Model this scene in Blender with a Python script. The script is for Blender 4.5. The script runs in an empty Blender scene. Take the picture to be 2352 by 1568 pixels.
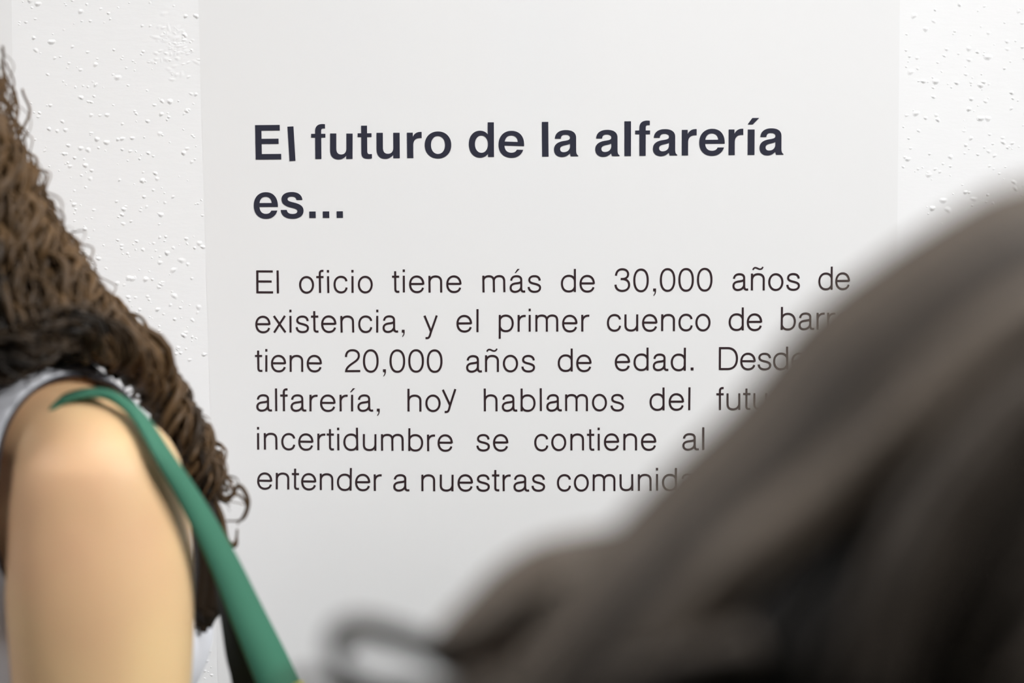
import bpy, bmesh, math, random
import numpy as np
from mathutils import Vector, Matrix, noise
random.seed(7); np.random.seed(7)
sc = bpy.context.scene
col = sc.collection

# ------------------------------------------------------------------ camera
CAM = Vector((0.0, -1.5, 1.5))
FPX = 4000.0                                   # focal length in pixels of the 2352 wide frame
pit, yaw = math.radians(-4.0), math.radians(2.0)
FW = Vector((-math.sin(yaw)*math.cos(pit), math.cos(yaw)*math.cos(pit), math.sin(pit)))
RT = FW.cross(Vector((0, 0, 1))).normalized()
UP = RT.cross(FW)
cd = bpy.data.cameras.new('camera'); cam = bpy.data.objects.new('camera', cd); col.objects.link(cam)
cam.location = CAM
cam.rotation_euler = FW.to_track_quat('-Z', 'Y').to_euler()
cd.sensor_width = 36.0; cd.lens = FPX/2352*36.0
cd.clip_start = 0.02
cd.dof.use_dof = True; cd.dof.focus_distance = 1.5
APERTURE = 0.0150                              # diameter of the entrance pupil in metres
cd.dof.aperture_fstop = cd.lens/1000.0/APERTURE
sc.camera = cam

# ------------------------------------------------------------------ world, exposure
w = bpy.data.worlds.new('world'); sc.world = w; w.use_nodes = True
w.node_tree.nodes['Background'].inputs[0].default_value = (0.95, 0.97, 1.0, 1)
w.node_tree.nodes['Background'].inputs[1].default_value = 0.15
sc.view_settings.view_transform = 'Standard'; sc.view_settings.look = 'None'
sc.view_settings.gamma = 1.0; sc.view_settings.use_curve_mapping = False
sc.view_settings.exposure = 0.1
sc.cycles.use_denoising = True
sc.cycles.max_bounces = 8; sc.cycles.diffuse_bounces = 5
sc.cycles.sample_clamp_indirect = 6.0

PANEL_LIGHT = 23.0                              # radiance of the ceiling light diffusers
KEY_POWER = 46.0                               # added lamp from the right to brighten the person at the left
SPOT_POWER = 174.0                              # track light aimed at the text panel

# ------------------------------------------------------------------ helpers
def at(px, py, d):
    "world point at forward distance d from the camera that sits on the photo point (px, py)"
    return CAM + (FW + RT*((px-1176)/FPX) - UP*((py-784)/FPX))*d

def mat(name, color, rough=0.5, spec=0.5, **kw):
    m = bpy.data.materials.new(name); m.use_nodes = True
    b = m.node_tree.nodes['Principled BSDF']
    b.inputs['Base Color'].default_value = (*color, 1)
    b.inputs['Roughness'].default_value = rough
    b.inputs['Specular IOR Level'].default_value = spec
    for k, v in kw.items(): b.inputs[k].default_value = v
    return m

def nd(m, t, **kw):
    n = m.node_tree.nodes.new(t)
    for k, v in kw.items(): setattr(n, k, v)
    return n

def lk(m, a, b): m.node_tree.links.new(a, b)

def bsdf(m): return m.node_tree.nodes['Principled BSDF']

def add_noise_color(m, c1, c2, scale, detail=3, stretch=(1, 1, 1), lo=.35, hi=.65):
    tc = nd(m, 'ShaderNodeTexCoord'); mp = nd(m, 'ShaderNodeMapping'); n = nd(m, 'ShaderNodeTexNoise'); r = nd(m, 'ShaderNodeValToRGB')
    mp.inputs['Scale'].default_value = stretch
    n.inputs['Scale'].default_value = scale; n.inputs['Detail'].default_value = detail
    r.color_ramp.elements[0].color = (*c1, 1); r.color_ramp.elements[1].color = (*c2, 1)
    r.color_ramp.elements[0].position = lo; r.color_ramp.elements[1].position = hi
    lk(m, tc.outputs['Object'], mp.inputs['Vector']); lk(m, mp.outputs[0], n.inputs['Vector'])
    lk(m, n.outputs['Fac'], r.inputs['Fac']); lk(m, r.outputs[0], bsdf(m).inputs['Base Color'])

def add_bump(m, scale, strength, dist, stretch=(1, 1, 1), detail=4):
    tc = nd(m, 'ShaderNodeTexCoord'); mp = nd(m, 'ShaderNodeMapping'); n = nd(m, 'ShaderNodeTexNoise'); b = nd(m, 'ShaderNodeBump')
    mp.inputs['Scale'].default_value = stretch
    n.inputs['Scale'].default_value = scale; n.inputs['Detail'].default_value = detail
    b.inputs['Strength'].default_value = strength; b.inputs['Distance'].default_value = dist
    lk(m, tc.outputs['Object'], mp.inputs['Vector']); lk(m, mp.outputs[0], n.inputs['Vector'])
    lk(m, n.outputs['Fac'], b.inputs['Height']); lk(m, b.outputs[0], bsdf(m).inputs['Normal'])

def mesh_obj(name, verts, faces, m, parent=None, smooth=True, origin=None):
    me = bpy.data.meshes.new(name)
    if origin is not None:
        o3 = Vector(origin); verts = [Vector(v)-o3 for v in verts]
    me.from_pydata([tuple(v) for v in verts], [], faces); me.update()
    if smooth: me.polygons.foreach_set('use_smooth', [True]*len(me.polygons))
    me.materials.append(m)
    o = bpy.data.objects.new(name, me); col.objects.link(o)
    if origin is not None: o.location = origin
    if parent is not None:
        o.parent = parent
        pw = Vector(parent.location); q = parent.parent
        while q is not None: pw += q.location; q = q.parent
        o.location = (Vector(origin) if origin is not None else Vector()) - pw
    return o

def empty(name, loc, label, cat, group=None):
    o = bpy.data.objects.new(name, None); col.objects.link(o); o.location = loc
    o.empty_display_size = 0.05
    o['label'] = label; o['category'] = cat
    if group: o['group'] = group
    return o

def tag(o, label, cat, group=None):
    o['label'] = label; o['category'] = cat
    if group: o['group'] = group
    return o

def box(x0, x1, y0, y1, z0, z1):
    v = [(x0,y0,z0),(x1,y0,z0),(x1,y1,z0),(x0,y1,z0),(x0,y0,z1),(x1,y0,z1),(x1,y1,z1),(x0,y1,z1)]
    f = [(0,3,2,1),(4,5,6,7),(0,1,5,4),(1,2,6,5),(2,3,7,6),(3,0,4,7)]
    return v, f

def join(parts):
    V, Fs = [], []
    for v, f in parts:
        n = len(V); V += list(v); Fs += [tuple(i+n for i in q) for q in f]
    return V, Fs

def catmull(P, n):
    "resample a polyline of tuples smoothly to n points (any dimension)"
    P = np.array([list(p) for p in P], float)
    if len(P) == 2:
        t = np.linspace(0, 1, n)[:, None]; return P[0]*(1-t)+P[1]*t
    Q = np.vstack([2*P[0]-P[1], P, 2*P[-1]-P[-2]])
    out = []
    for s in np.linspace(0, len(P)-1-1e-9, n):
        i = int(s); t = s-i
        a, b, c, d = Q[i], Q[i+1], Q[i+2], Q[i+3]
        out.append(.5*((2*b)+(c-a)*t+(2*a-5*b+4*c-d)*t*t+(3*b-a-3*c+d)*t**3))
    return np.array(out)

def frames(P):
    "parallel transport frames along an (n,3) array"
    T = np.gradient(P, axis=0); T /= np.linalg.norm(T, axis=1)[:, None]+1e-12
    n = np.cross(T[0], [0, 0, 1.0])
    if np.linalg.norm(n) < .1: n = np.cross(T[0], [0, 1.0, 0])
    n /= np.linalg.norm(n); N = [n]
    for i in range(1, len(P)):
        n = N[-1]-T[i]*np.dot(N[-1], T[i]); n /= np.linalg.norm(n)+1e-12; N.append(n)
    N = np.array(N); return T, N, np.cross(T, N)

def tube(P, r, k=6, closed_ends=True):
    "tube with radius r (scalar or per point) along (n,3) points -> verts, faces"
    P = np.asarray(P, float); n = len(P); r = np.broadcast_to(np.asarray(r, float), (n,))
    T, N, B = frames(P)
    a = np.linspace(0, 2*math.pi, k, endpoint=False)
    ring = P[:, None, :] + r[:, None, None]*(np.cos(a)[None, :, None]*N[:, None, :]+np.sin(a)[None, :, None]*B[:, None, :])
    V = ring.reshape(-1, 3).tolist(); Fs = []
    for i in range(n-1):
        for j in range(k):
            j2 = (j+1) % k
            Fs.append((i*k+j, i*k+j2, (i+1)*k+j2, (i+1)*k+j))
    if closed_ends:
        Fs.append(tuple(reversed(range(k)))); Fs.append(tuple((n-1)*k+j for j in range(k)))
    return V, Fs

def sweep(P, R, side, n=40, k=28):
    "closed limb: points P, radii R=(ra along side, rb across), rounded ends"
    P = catmull(P, n); R = catmull(R, n)
    L = np.linalg.norm(P[-1]-P[0])
    T = np.gradient(P, axis=0); T /= np.linalg.norm(T, axis=1)[:, None]
    r0, r1 = R[0].min(), R[-1].min()
    rows = []
    for s in (80, 60, 40, 20):
        c, sn = math.cos(math.radians(s)), math.sin(math.radians(s))
        rows.append((P[0]-T[0]*r0*sn, R[0]*c, T[0]))
    for i in range(n): rows.append((P[i], R[i], T[i]))
    for s in (20, 40, 60, 80):
        c, sn = math.cos(math.radians(s)), math.sin(math.radians(s))
        rows.append((P[-1]+T[-1]*r1*sn, R[-1]*c, T[-1]))
    side = np.array(list(side), float)
    V, Fs = [], []
    for p, r, t in rows:
        a = side-t*np.dot(side, t); a /= np.linalg.norm(a); b = np.cross(t, a)
        for j in range(k):
            th = 2*math.pi*j/k
            V.append(p+a*r[0]*math.cos(th)+b*r[1]*math.sin(th))
    m = len(rows)
    for i in range(m-1):
        for j in range(k):
            j2 = (j+1) % k
            Fs.append((i*k+j, i*k+j2, (i+1)*k+j2, (i+1)*k+j))
    Fs.append(tuple(reversed(range(k)))); Fs.append(tuple((m-1)*k+j for j in range(k)))
    return V, Fs

def ball(c, r, ax=None, nu=24, nv=14):
    "ellipsoid with radii r along the axes ax (3 row vectors)"
    A = np.eye(3) if ax is None else np.array([list(a) for a in ax], float)
    c = np.array(list(c), float); V = [c+A[2]*r[2]]; Fs = []
    for i in range(1, nv):
        ph = math.pi*i/nv
        for j in range(nu):
            th = 2*math.pi*j/nu
            V.append(c+A[0]*r[0]*math.sin(ph)*math.cos(th)+A[1]*r[1]*math.sin(ph)*math.sin(th)+A[2]*r[2]*math.cos(ph))
    V.append(c-A[2]*r[2])
    for j in range(nu): Fs.append((0, 1+j, 1+(j+1) % nu))
    for i in range(nv-2):
        for j in range(nu):
            a = 1+i*nu; Fs.append((a+j, a+nu+j, a+nu+(j+1) % nu, a+(j+1) % nu))
    b = 1+(nv-2)*nu; e = len(V)-1
    for j in range(nu): Fs.append((b+j, e, b+(j+1) % nu))
    return V, Fs

def fuse(parts, voxel=0.006, smooth=6):
    "one continuous surface from overlapping closed shapes -> verts (n,3), faces"
    V, Fs = join(parts)
    me = bpy.data.meshes.new('tmp'); me.from_pydata([tuple(v) for v in V], [], Fs); me.update()
    bm = bmesh.new(); bm.from_mesh(me); bmesh.ops.recalc_face_normals(bm, faces=bm.faces); bm.to_mesh(me); bm.free()
    o = bpy.data.objects.new('tmp', me); col.objects.link(o)
    r = o.modifiers.new('r', 'REMESH'); r.mode = 'VOXEL'; r.voxel_size = voxel; r.adaptivity = 0
    s = o.modifiers.new('s', 'SMOOTH'); s.factor = 0.5; s.iterations = smooth
    dg = bpy.context.evaluated_depsgraph_get()
    m2 = bpy.data.meshes.new_from_object(o.evaluated_get(dg))
    Vo = np.zeros(len(m2.vertices)*3); m2.vertices.foreach_get('co', Vo)
    Fo = [tuple(p.vertices) for p in m2.polygons]
    bpy.data.objects.remove(o); bpy.data.meshes.remove(me); bpy.data.meshes.remove(m2)
    return Vo.reshape(-1, 3), Fo

def clip(V, Fs, fn):
    "keep the part of a surface where fn(v) > 0, cut cleanly through the faces"
    V = [np.array(v) for v in V]; val = [fn(v) for v in V]; cut = {}; out = []
    def mid(i, j):
        key = (min(i, j), max(i, j))
        if key not in cut:
            t = val[i]/(val[i]-val[j]); V.append(V[i]+(V[j]-V[i])*t); val.append(0.0); cut[key] = len(V)-1
        return cut[key]
    for f in Fs:
        if all(val[i] > 0 for i in f): out.append(f); continue
        if all(val[i] <= 0 for i in f): continue
        q = []
        for a, b in zip(f, f[1:]+f[:1]):
            if val[a] > 0: q.append(a)
            if (val[a] > 0) != (val[b] > 0): q.append(mid(a, b))
        if len(q) >= 3: out.append(tuple(q))
    used = sorted({i for f in out for i in f}); mp = {i: n for n, i in enumerate(used)}
    return [V[i] for i in used], [tuple(mp[i] for i in f) for f in out]

def borders(Fs):
    "ordered loops of open border vertices"
    cnt = {}
    for f in Fs:
        for a, b in zip(f, f[1:]+f[:1]):
            if (b, a) in cnt: del cnt[(b, a)]
            else: cnt[(a, b)] = 1
    nxt = {a: b for a, b in cnt}
    loops = []
    while nxt:
        s, b = next(iter(nxt.items())); lp = [s]; del nxt[s]
        while b != s and b in nxt: lp.append(b); b = nxt.pop(b)
        loops.append(lp)
    return loops

def add_solidify(o, t):
    s = o.modifiers.new('thickness', 'SOLIDIFY'); s.thickness = t; s.offset = 0.0

# ------------------------------------------------------------------ materials
M = {}
M['wall'] = mat('white_plaster', (.86, .862, .868), .7, .3); add_bump(M['wall'], 110, .16, .0012, (.5, 1, 1.3), 5)
M['room'] = mat('white_paint', (.72, .72, .71), .8, .2); M['dark_wall'] = mat('grey_paint', (.16, .16, .165), .8, .2)
M['floor'] = mat('polished_concrete', (.34, .33, .31), .45, .4); add_noise_color(M['floor'], (.36, .355, .35), (.48, .475, .465), 3, 6)
M['panel'] = mat('smooth_white_sheet', (.82, .82, .822), .42, .45); add_bump(M['panel'], 5, .08, .004)
M['vinyl'] = mat('dark_vinyl', (.029, .030, .048), .34, .5)
M['vinyl_body'] = mat('dark_vinyl_thin', (.030, .0155, .0185), .42, .4)
M['metal'] = mat('white_metal', (.75, .75, .75), .4, .5)
M['lamp'] = bpy.data.materials.new('light_diffuser'); M['lamp'].use_nodes = True
b_ = bsdf(M['lamp']); b_.inputs['Emission Color'].default_value = (1, .995, .99, 1); b_.inputs['Emission Strength'].default_value = PANEL_LIGHT
M['lens'] = mat('spot_lens', (.9, .9, .9), .3); bsdf(M['lens']).inputs['Emission Color'].default_value = (1, .98, .95, 1); bsdf(M['lens']).inputs['Emission Strength'].default_value = 3

# ------------------------------------------------------------------ room
XL, XR, YF, ZC = -3.2, 3.4, -5.2, 2.9
LX = lambda z: (-0.3197+(-0.3141+0.3197)*(1.6877-z)/(1.6877-1.3123))           # left edge of the text panel
def struct(o): o['kind'] = 'structure'; return o

# back wall: flat plaster with hundreds of spattered plaster bumps
rng = random.Random(3)
parts = [([(XL, 0, 0), (XR, 0, 0), (XR, 0, ZC), (XL, 0, ZC)], [(0, 1, 2, 3)])]
def bump(cx, cz, r, h, e, ang):
    V, Fs = [], []; k = 9; ca, sa = math.cos(ang), math.sin(ang)
    for s, q in ((1.7, -.02), (1.2, .16), (.8, .58), (.42, .90)):
        for j in range(k):
            th = 2*math.pi*j/k; rr = r*s*(1+.12*math.sin(3*th+ang*5)+.08*math.cos(2*th+ang))
            x, z = rr*math.cos(th)*e, rr*math.sin(th)
            V.append((cx+x*ca-z*sa, -h*q, cz+x*sa+z*ca))
    V.append((cx, -h, cz))
    for i in range(3):
        for j in range(k): Fs.append((i*k+j, i*k+(j+1) % k, (i+1)*k+(j+1) % k, (i+1)*k+j))
    for j in range(k): Fs.append((3*k+j, 3*k+(j+1) % k, 4*k))
    return V, Fs
for i in range(46000):
    x, z = rng.uniform(-1.3, 1.2), rng.uniform(.7, 2.3)
    if noise.noise(Vector((x*7, z*7, 1.3))) < -.28+.25*rng.random()-.12: continue
    dens = .55+.45*min(1, max(0, (1.75-z)/.35))
    if rng.random() > dens: continue
    if LX(z)-.0025 < x < .2795 or x < -.478: continue
    r = rng.choice((.0005, .0006, .0008, .0008, .0010, .0011, .0015))*rng.uniform(.8, 1.2)
    parts.append(bump(x, z, r, r*rng.uniform(.35, .75), rng.uniform(.9, 1.45), rng.gauss(0, .5)))
# a rough trowelled patch of filler beside the panel
for i in range(70):
    a = rng.uniform(0, 6.28); q = rng.gauss(0, .009)
    parts.append(bump(-.343+q*1.1, 1.646+rng.gauss(0, .013), rng.uniform(.0006, .0018), rng.uniform(.00012, .0004), rng.uniform(1.2, 2.4), rng.gauss(.2, .6)))
V, Fs = join(parts)
wb = struct(mesh_obj('wall_back', V, Fs, M['wall']))
wb.data.polygons[0].use_smooth = False
def plane(name, v, m): return struct(mesh_obj(name, *v, m, smooth=False))
plane('floor', box(XL-.1, XR+.1, YF-.1, .1, -.1, 0), M['floor'])
plane('ceiling', box(XL-.1, XR+.1, YF-.1, .1, ZC, ZC+.1), M['room'])
plane('wall_left', box(XL-.1, XL, YF-.1, .1, 0, ZC), M['dark_wall'])
plane('wall_right', box(XR, XR+.1, YF-.1, .1, 0, ZC), M['dark_wall'])
plane('wall_front', box(XL, XR, YF-.1, YF, 0, ZC), M['dark_wall'])
plane('baseboard_back', box(XL, XR, -.012, 0, 0, .09), M['metal'])

# ------------------------------------------------------------------ ceiling lights
k = 0
for xx, where in ((-1.75, 'left'), (.35, 'right')):
    for yy, row in ((-1.05, 'near the text wall'),):
        o = empty('ceiling_light', (xx, yy, ZC), 'long white ceiling light on the %s, %s' % (where, row), 'ceiling light', 'ceiling lights of the room')
        fv = join([box(xx-.62, xx+.62, yy-.17, yy-.15, ZC-.05, ZC), box(xx-.62, xx+.62, yy+.15, yy+.17, ZC-.05, ZC), box(xx-.62, xx-.6, yy-.15, yy+.15, ZC-.05, ZC), box(xx+.6, xx+.62, yy-.15, yy+.15, ZC-.05, ZC)])
        mesh_obj('frame', *fv, M['metal'], o, smooth=False, origin=(xx, yy, ZC))
        mesh_obj('diffuser', *box(xx-.6, xx+.6, yy-.15, yy+.15, ZC-.04, ZC-.02), M['lamp'], o, smooth=False, origin=(xx, yy, ZC))

# track spotlight aimed at the text panel
def spotlight(loc, target, power, size, label):
    loc = Vector(loc); target = Vector(target)
    o = empty('track_spotlight', loc, label, 'spotlight')
    d = (target-loc).normalized()
    a = np.array(loc)-np.array(d)*.14; b = np.array(loc)
    mesh_obj('lamp_housing', *tube(np.array([a, a+(b-a)*.02, a+(b-a)*.98, b]), [.03, .042, .045, .045], 20), M['metal'], o, origin=loc)
    mesh_obj('stem', *tube(np.array([a*.5+b*.5, [a[0]*.5+b[0]*.5, a[1]*.5+b[1]*.5, ZC]]), .008, 8), M['metal'], o, origin=loc)
    l = bpy.data.lights.new('spot_lamp', 'SPOT'); l.energy = power; l.spot_size = math.radians(size); l.spot_blend = 1.0
    l.shadow_soft_size = .045; l.color = (1, .995, .985)
    lo = bpy.data.objects.new('spot_lamp', l); col.objects.link(lo); lo.parent = o
    lo.location = d*.012; lo.rotation_euler = d.to_track_quat('-Z', 'Y').to_euler()
spotlight((1.75, -1.7, 2.66), (-.58, 0, .78), SPOT_POWER, 55, 'white track spotlight on the ceiling aimed at the text panel')
spotlight((1.95, -.75, 2.30), (-.27, -.48, 1.30), KEY_POWER, 18, 'added white spotlight hung lower at the right to brighten the curly-haired person')  # unseen lamp added to light the bare arm from the right

# ------------------------------------------------------------------ lettering: light strokes
LIGHT_W = 63.0
def cub(p, n=12):
    p = [np.array(q, float) for q in p]
    return [((1-t)**3*p[0]+3*(1-t)**2*t*p[1]+3*(1-t)*t*t*p[2]+t**3*p[3]) for t in np.linspace(0, 1, n+1)[1:]]
def path(s):
    "'M x y L x y C x y x y x y' -> list of points"
    tok = s.replace(',', ' ').split(); i = 0; P = []
    while i < len(tok):
        c = tok[i]; i += 1
        nn = {'M': 2, 'L': 2, 'C': 6}[c]
        while i < len(tok) and tok[i] not in 'MLC':
            v = list(map(float, tok[i:i+nn])); i += nn
            if c in 'ML': P.append(np.array(v))
            else: P += cub([P[-1], v[0:2], v[2:4], v[4:6]])
    return P
def ell(cx, cy, rx, ry, e=2.0, n=40):
    P = []
    for t in np.linspace(0, 2*math.pi, n, endpoint=False):
        c, s = math.cos(t), math.sin(t)
        P.append(np.array([cx+rx*math.copysign(abs(c)**(2/e), c), cy+ry*math.copysign(abs(s)**(2/e), s)]))
    return P
LG = {   # glyph: (left bearing, right bearing, strokes, closed loops, solid polygons); height of a capital = 718
'E': (72, 30, ['M 30 0 L 30 718', 'M 30 688 L 497 688', 'M 30 372 L 462 372', 'M 30 30 L 505 30'], [], []),
'l': (68, 68, ['M 30 0 L 30 718'], [], []),
'i': (68, 68, ['M 30 0 L 30 523', 'M 30 640 L 30 718'], [], []),
'í': (68, 68, ['M 30 0 L 30 523'], [], [[(-34, 606), (4, 606), (122, 730), (54, 730)]]),
'o': (45, 45, [], [ell(232, 259, 203, 245, 2.08)], []),
'c': (45, 35, ['M 406 365 C 394 455 325 504 235 504 C 110 504 30 405 30 259 C 30 110 110 14 235 14 C 325 14 394 65 408 165'], [], []),
'e': (45, 45, ['M 30 270 L 446 270', 'M 446 255 C 448 405 365 504 239 504 C 110 504 30 400 30 259 C 30 115 110 14 242 14 C 342 14 412 60 434 150'], [], []),
'n': (66, 62, ['M 30 0 L 30 523', 'M 30 335 C 48 450 120 504 218 504 C 330 504 396 450 396 335 L 396 0'], [], []),
'ñ': (66, 62, ['M 30 0 L 30 523', 'M 30 335 C 48 450 120 504 218 504 C 330 504 396 450 396 335 L 396 0'], [ ], ['T']),
'm': (66, 62, ['M 30 0 L 30 523', 'M 30 370 C 45 460 110 504 198 504 C 298 504 357 460 357 345 L 357 0', 'M 357 365 C 372 455 437 504 524 504 C 625 504 683 460 683 345 L 683 0'], [], []),
'h': (66, 62, ['M 30 0 L 30 718', 'M 30 335 C 48 450 120 504 218 504 C 330 504 396 450 396 335 L 396 0'], [], []),
'u': (62, 66, ['M 396 523 L 396 0', 'M 30 523 L 30 188 C 30 75 95 19 205 19 C 305 19 378 75 396 188'], [], []),
'r': (66, 12, ['M 30 0 L 30 523', 'M 30 330 C 52 440 125 512 250 492'], [], []),
't': (14, 22, ['M 102 668 L 102 110 C 102 50 128 24 178 24 L 226 26', 'M 0 497 L 226 497'], [], []),
'f': (10, 20, ['M 112 0 L 112 600 C 112 668 148 692 195 692 L 228 689', 'M 0 497 L 228 497'], [], []),
'a': (50, 12, ['M 48 368 C 56 458 120 504 213 504 C 310 504 362 465 362 385 L 362 118 C 362 50 395 22 440 22 L 484 27', 'M 362 340 C 345 292 260 288 180 277 C 85 263 30 220 30 140 C 30 60 85 14 165 14 C 270 14 362 85 362 190'], [], []),
's': (42, 35, ['M 380 365 C 372 455 315 504 212 504 C 112 504 52 455 52 385 C 52 312 112 291 207 268 C 320 241 387 215 387 140 C 387 60 320 14 215 14 C 100 14 36 72 30 168'], [], []),
'd': (45, 66, ['M 436 0 L 436 718', 'M 436 360 C 410 455 345 504 245 504 C 110 504 30 400 30 259 C 30 115 110 14 245 14 C 345 14 410 65 436 160'], [], []),
'b': (66, 45, ['M 30 0 L 30 718', 'M 30 360 C 56 455 121 504 221 504 C 356 504 436 400 436 259 C 436 115 356 14 221 14 C 121 14 56 65 30 160'], [], []),
'p': (66, 45, ['M 30 -225 L 30 523', 'M 30 360 C 56 455 121 504 221 504 C 356 504 436 400 436 259 C 436 115 356 14 221 14 C 121 14 56 65 30 160'], [], []),
'y': (12, 12, ['M 30 523 L 226 22', 'M 414 523 L 232 35 L 205 -45 C 178 -130 160 -184 98 -184 L 48 -181'], [], []),
'x': (14, 14, ['M 34 523 L 390 0', 'M 384 523 L 32 0'], [], []),
'D': (72, 45, ['M 30 0 L 30 718', 'M 30 688 L 265 688 C 462 688 561 560 561 359 C 561 155 462 30 265 30 L 30 30'], [], []),
'0': (38, 38, [], [ell(238, 352, 209, 338, 2.25)], []),
'2': (38, 30, ['M 42 478 C 46 620 122 690 242 690 C 365 690 440 622 440 522 C 440 405 345 345 228 266 C 112 186 48 120 40 30 L 474 30'], [], []),
'3': (38, 38, ['M 46 492 C 56 620 130 690 240 690 C 358 690 424 625 424 537 C 424 440 352 386 245 386 L 192 386', 'M 245 386 C 375 386 454 310 454 200 C 454 85 365 14 240 14 C 112 14 36 90 30 210'], [], []),
'.': (70, 70, [], [], [[(0, 0), (88, 0), (88, 88), (0, 88)]]),
',': (70, 60, [], [], [[(10, 0), (60, 0), (55, -58), (14, -128), (32, -140), (82, -72), (98, 0), (98, 88), (10, 88)]]),
'á': None,
}
a_ = LG['a']; LG['á'] = (a_[0], a_[1], a_[2], [], [[(157, 604), (195, 604), (313, 730), (245, 730)]])
TILDE = 'M 62 640 C 72 690 105 712 150 704 C 200 695 225 660 278 660 C 322 660 352 690 364 732'
GW = {}
def stroke(P, wd, closed=False):
    "flat ribbon with mitred joints around a centre line -> left and right outlines"
    P = [np.array(p, float) for p in P]; n = len(P); L, R = [], []
    for i in range(n):
        a = P[i-1] if (i > 0 or closed) else None; b = P[(i+1) % n] if (i < n-1 or closed) else None
        d1 = None if a is None else (P[i]-a)/(np.linalg.norm(P[i]-a)+1e-9)
        d2 = None if b is None else (b-P[i])/(np.linalg.norm(b-P[i])+1e-9)
        if d1 is None: d1 = d2
        if d2 is None: d2 = d1
        t = d1+d2; t /= np.linalg.norm(t)+1e-9
        nr = np.array([-t[1], t[0]]); c = max(.35, abs(np.dot(nr, [-d1[1], d1[0]])))
        L.append(P[i]+nr*wd/2/c); R.append(P[i]-nr*wd/2/c)
    return L, R
def glyph_light(g):
    lb, rb, st, lo, po = LG[g]
    rib = []
    for s in st: rib.append((stroke(path(s), 66 if s.endswith('640 L 30 718') else LIGHT_W), False))
    for l in lo: rib.append((stroke(l, LIGHT_W, True), True))
    pol = []
    for q in po:
        if q == 'T': rib.append((stroke(path(TILDE), 46), False))
        else: pol.append(q)
    return lb, rb, rib, pol

def vinyl_mesh(shapes, thick, y0):
    "shapes: (ribbons, polygons, to_world) -> thin raised lettering with side walls"
    V, Fs = [], []
    def put(p, y): V.append((p[0], y, p[1])); return len(V)-1
    thick0 = thick
    for rib, pol, tw in shapes:
        for ri, ((L, R), closed) in enumerate(rib):
            thick = thick0+ri*1.2e-5                # crossing strokes sit a hair apart
            L = [tw(p) for p in L]; R = [tw(p) for p in R]; n = len(L)
            ft = [(put(L[i], y0-thick), put(R[i], y0-thick), put(L[i], y0), put(R[i], y0)) for i in range(n)]
            for i in range(n if closed else n-1):
                a, b = ft[i], ft[(i+1) % n]
                Fs += [(a[0], a[1], b[1], b[0]), (a[0], b[0], b[2], a[2]), (a[1], a[3], b[3], b[1])]
            if not closed:
                a, b = ft[0], ft[-1]; Fs += [(a[0], a[2], a[3], a[1]), (b[0], b[1], b[3], b[2])]
        for q in pol:
            q = [tw(p) for p in q]; n = len(q)
            t = [put(p, y0-thick) for p in q]; d = [put(p, y0) for p in q]
            Fs.append(tuple(t))
            for i in range(n): Fs.append((t[i], d[i], d[(i+1) % n], t[(i+1) % n]))
    return V, Fs

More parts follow.
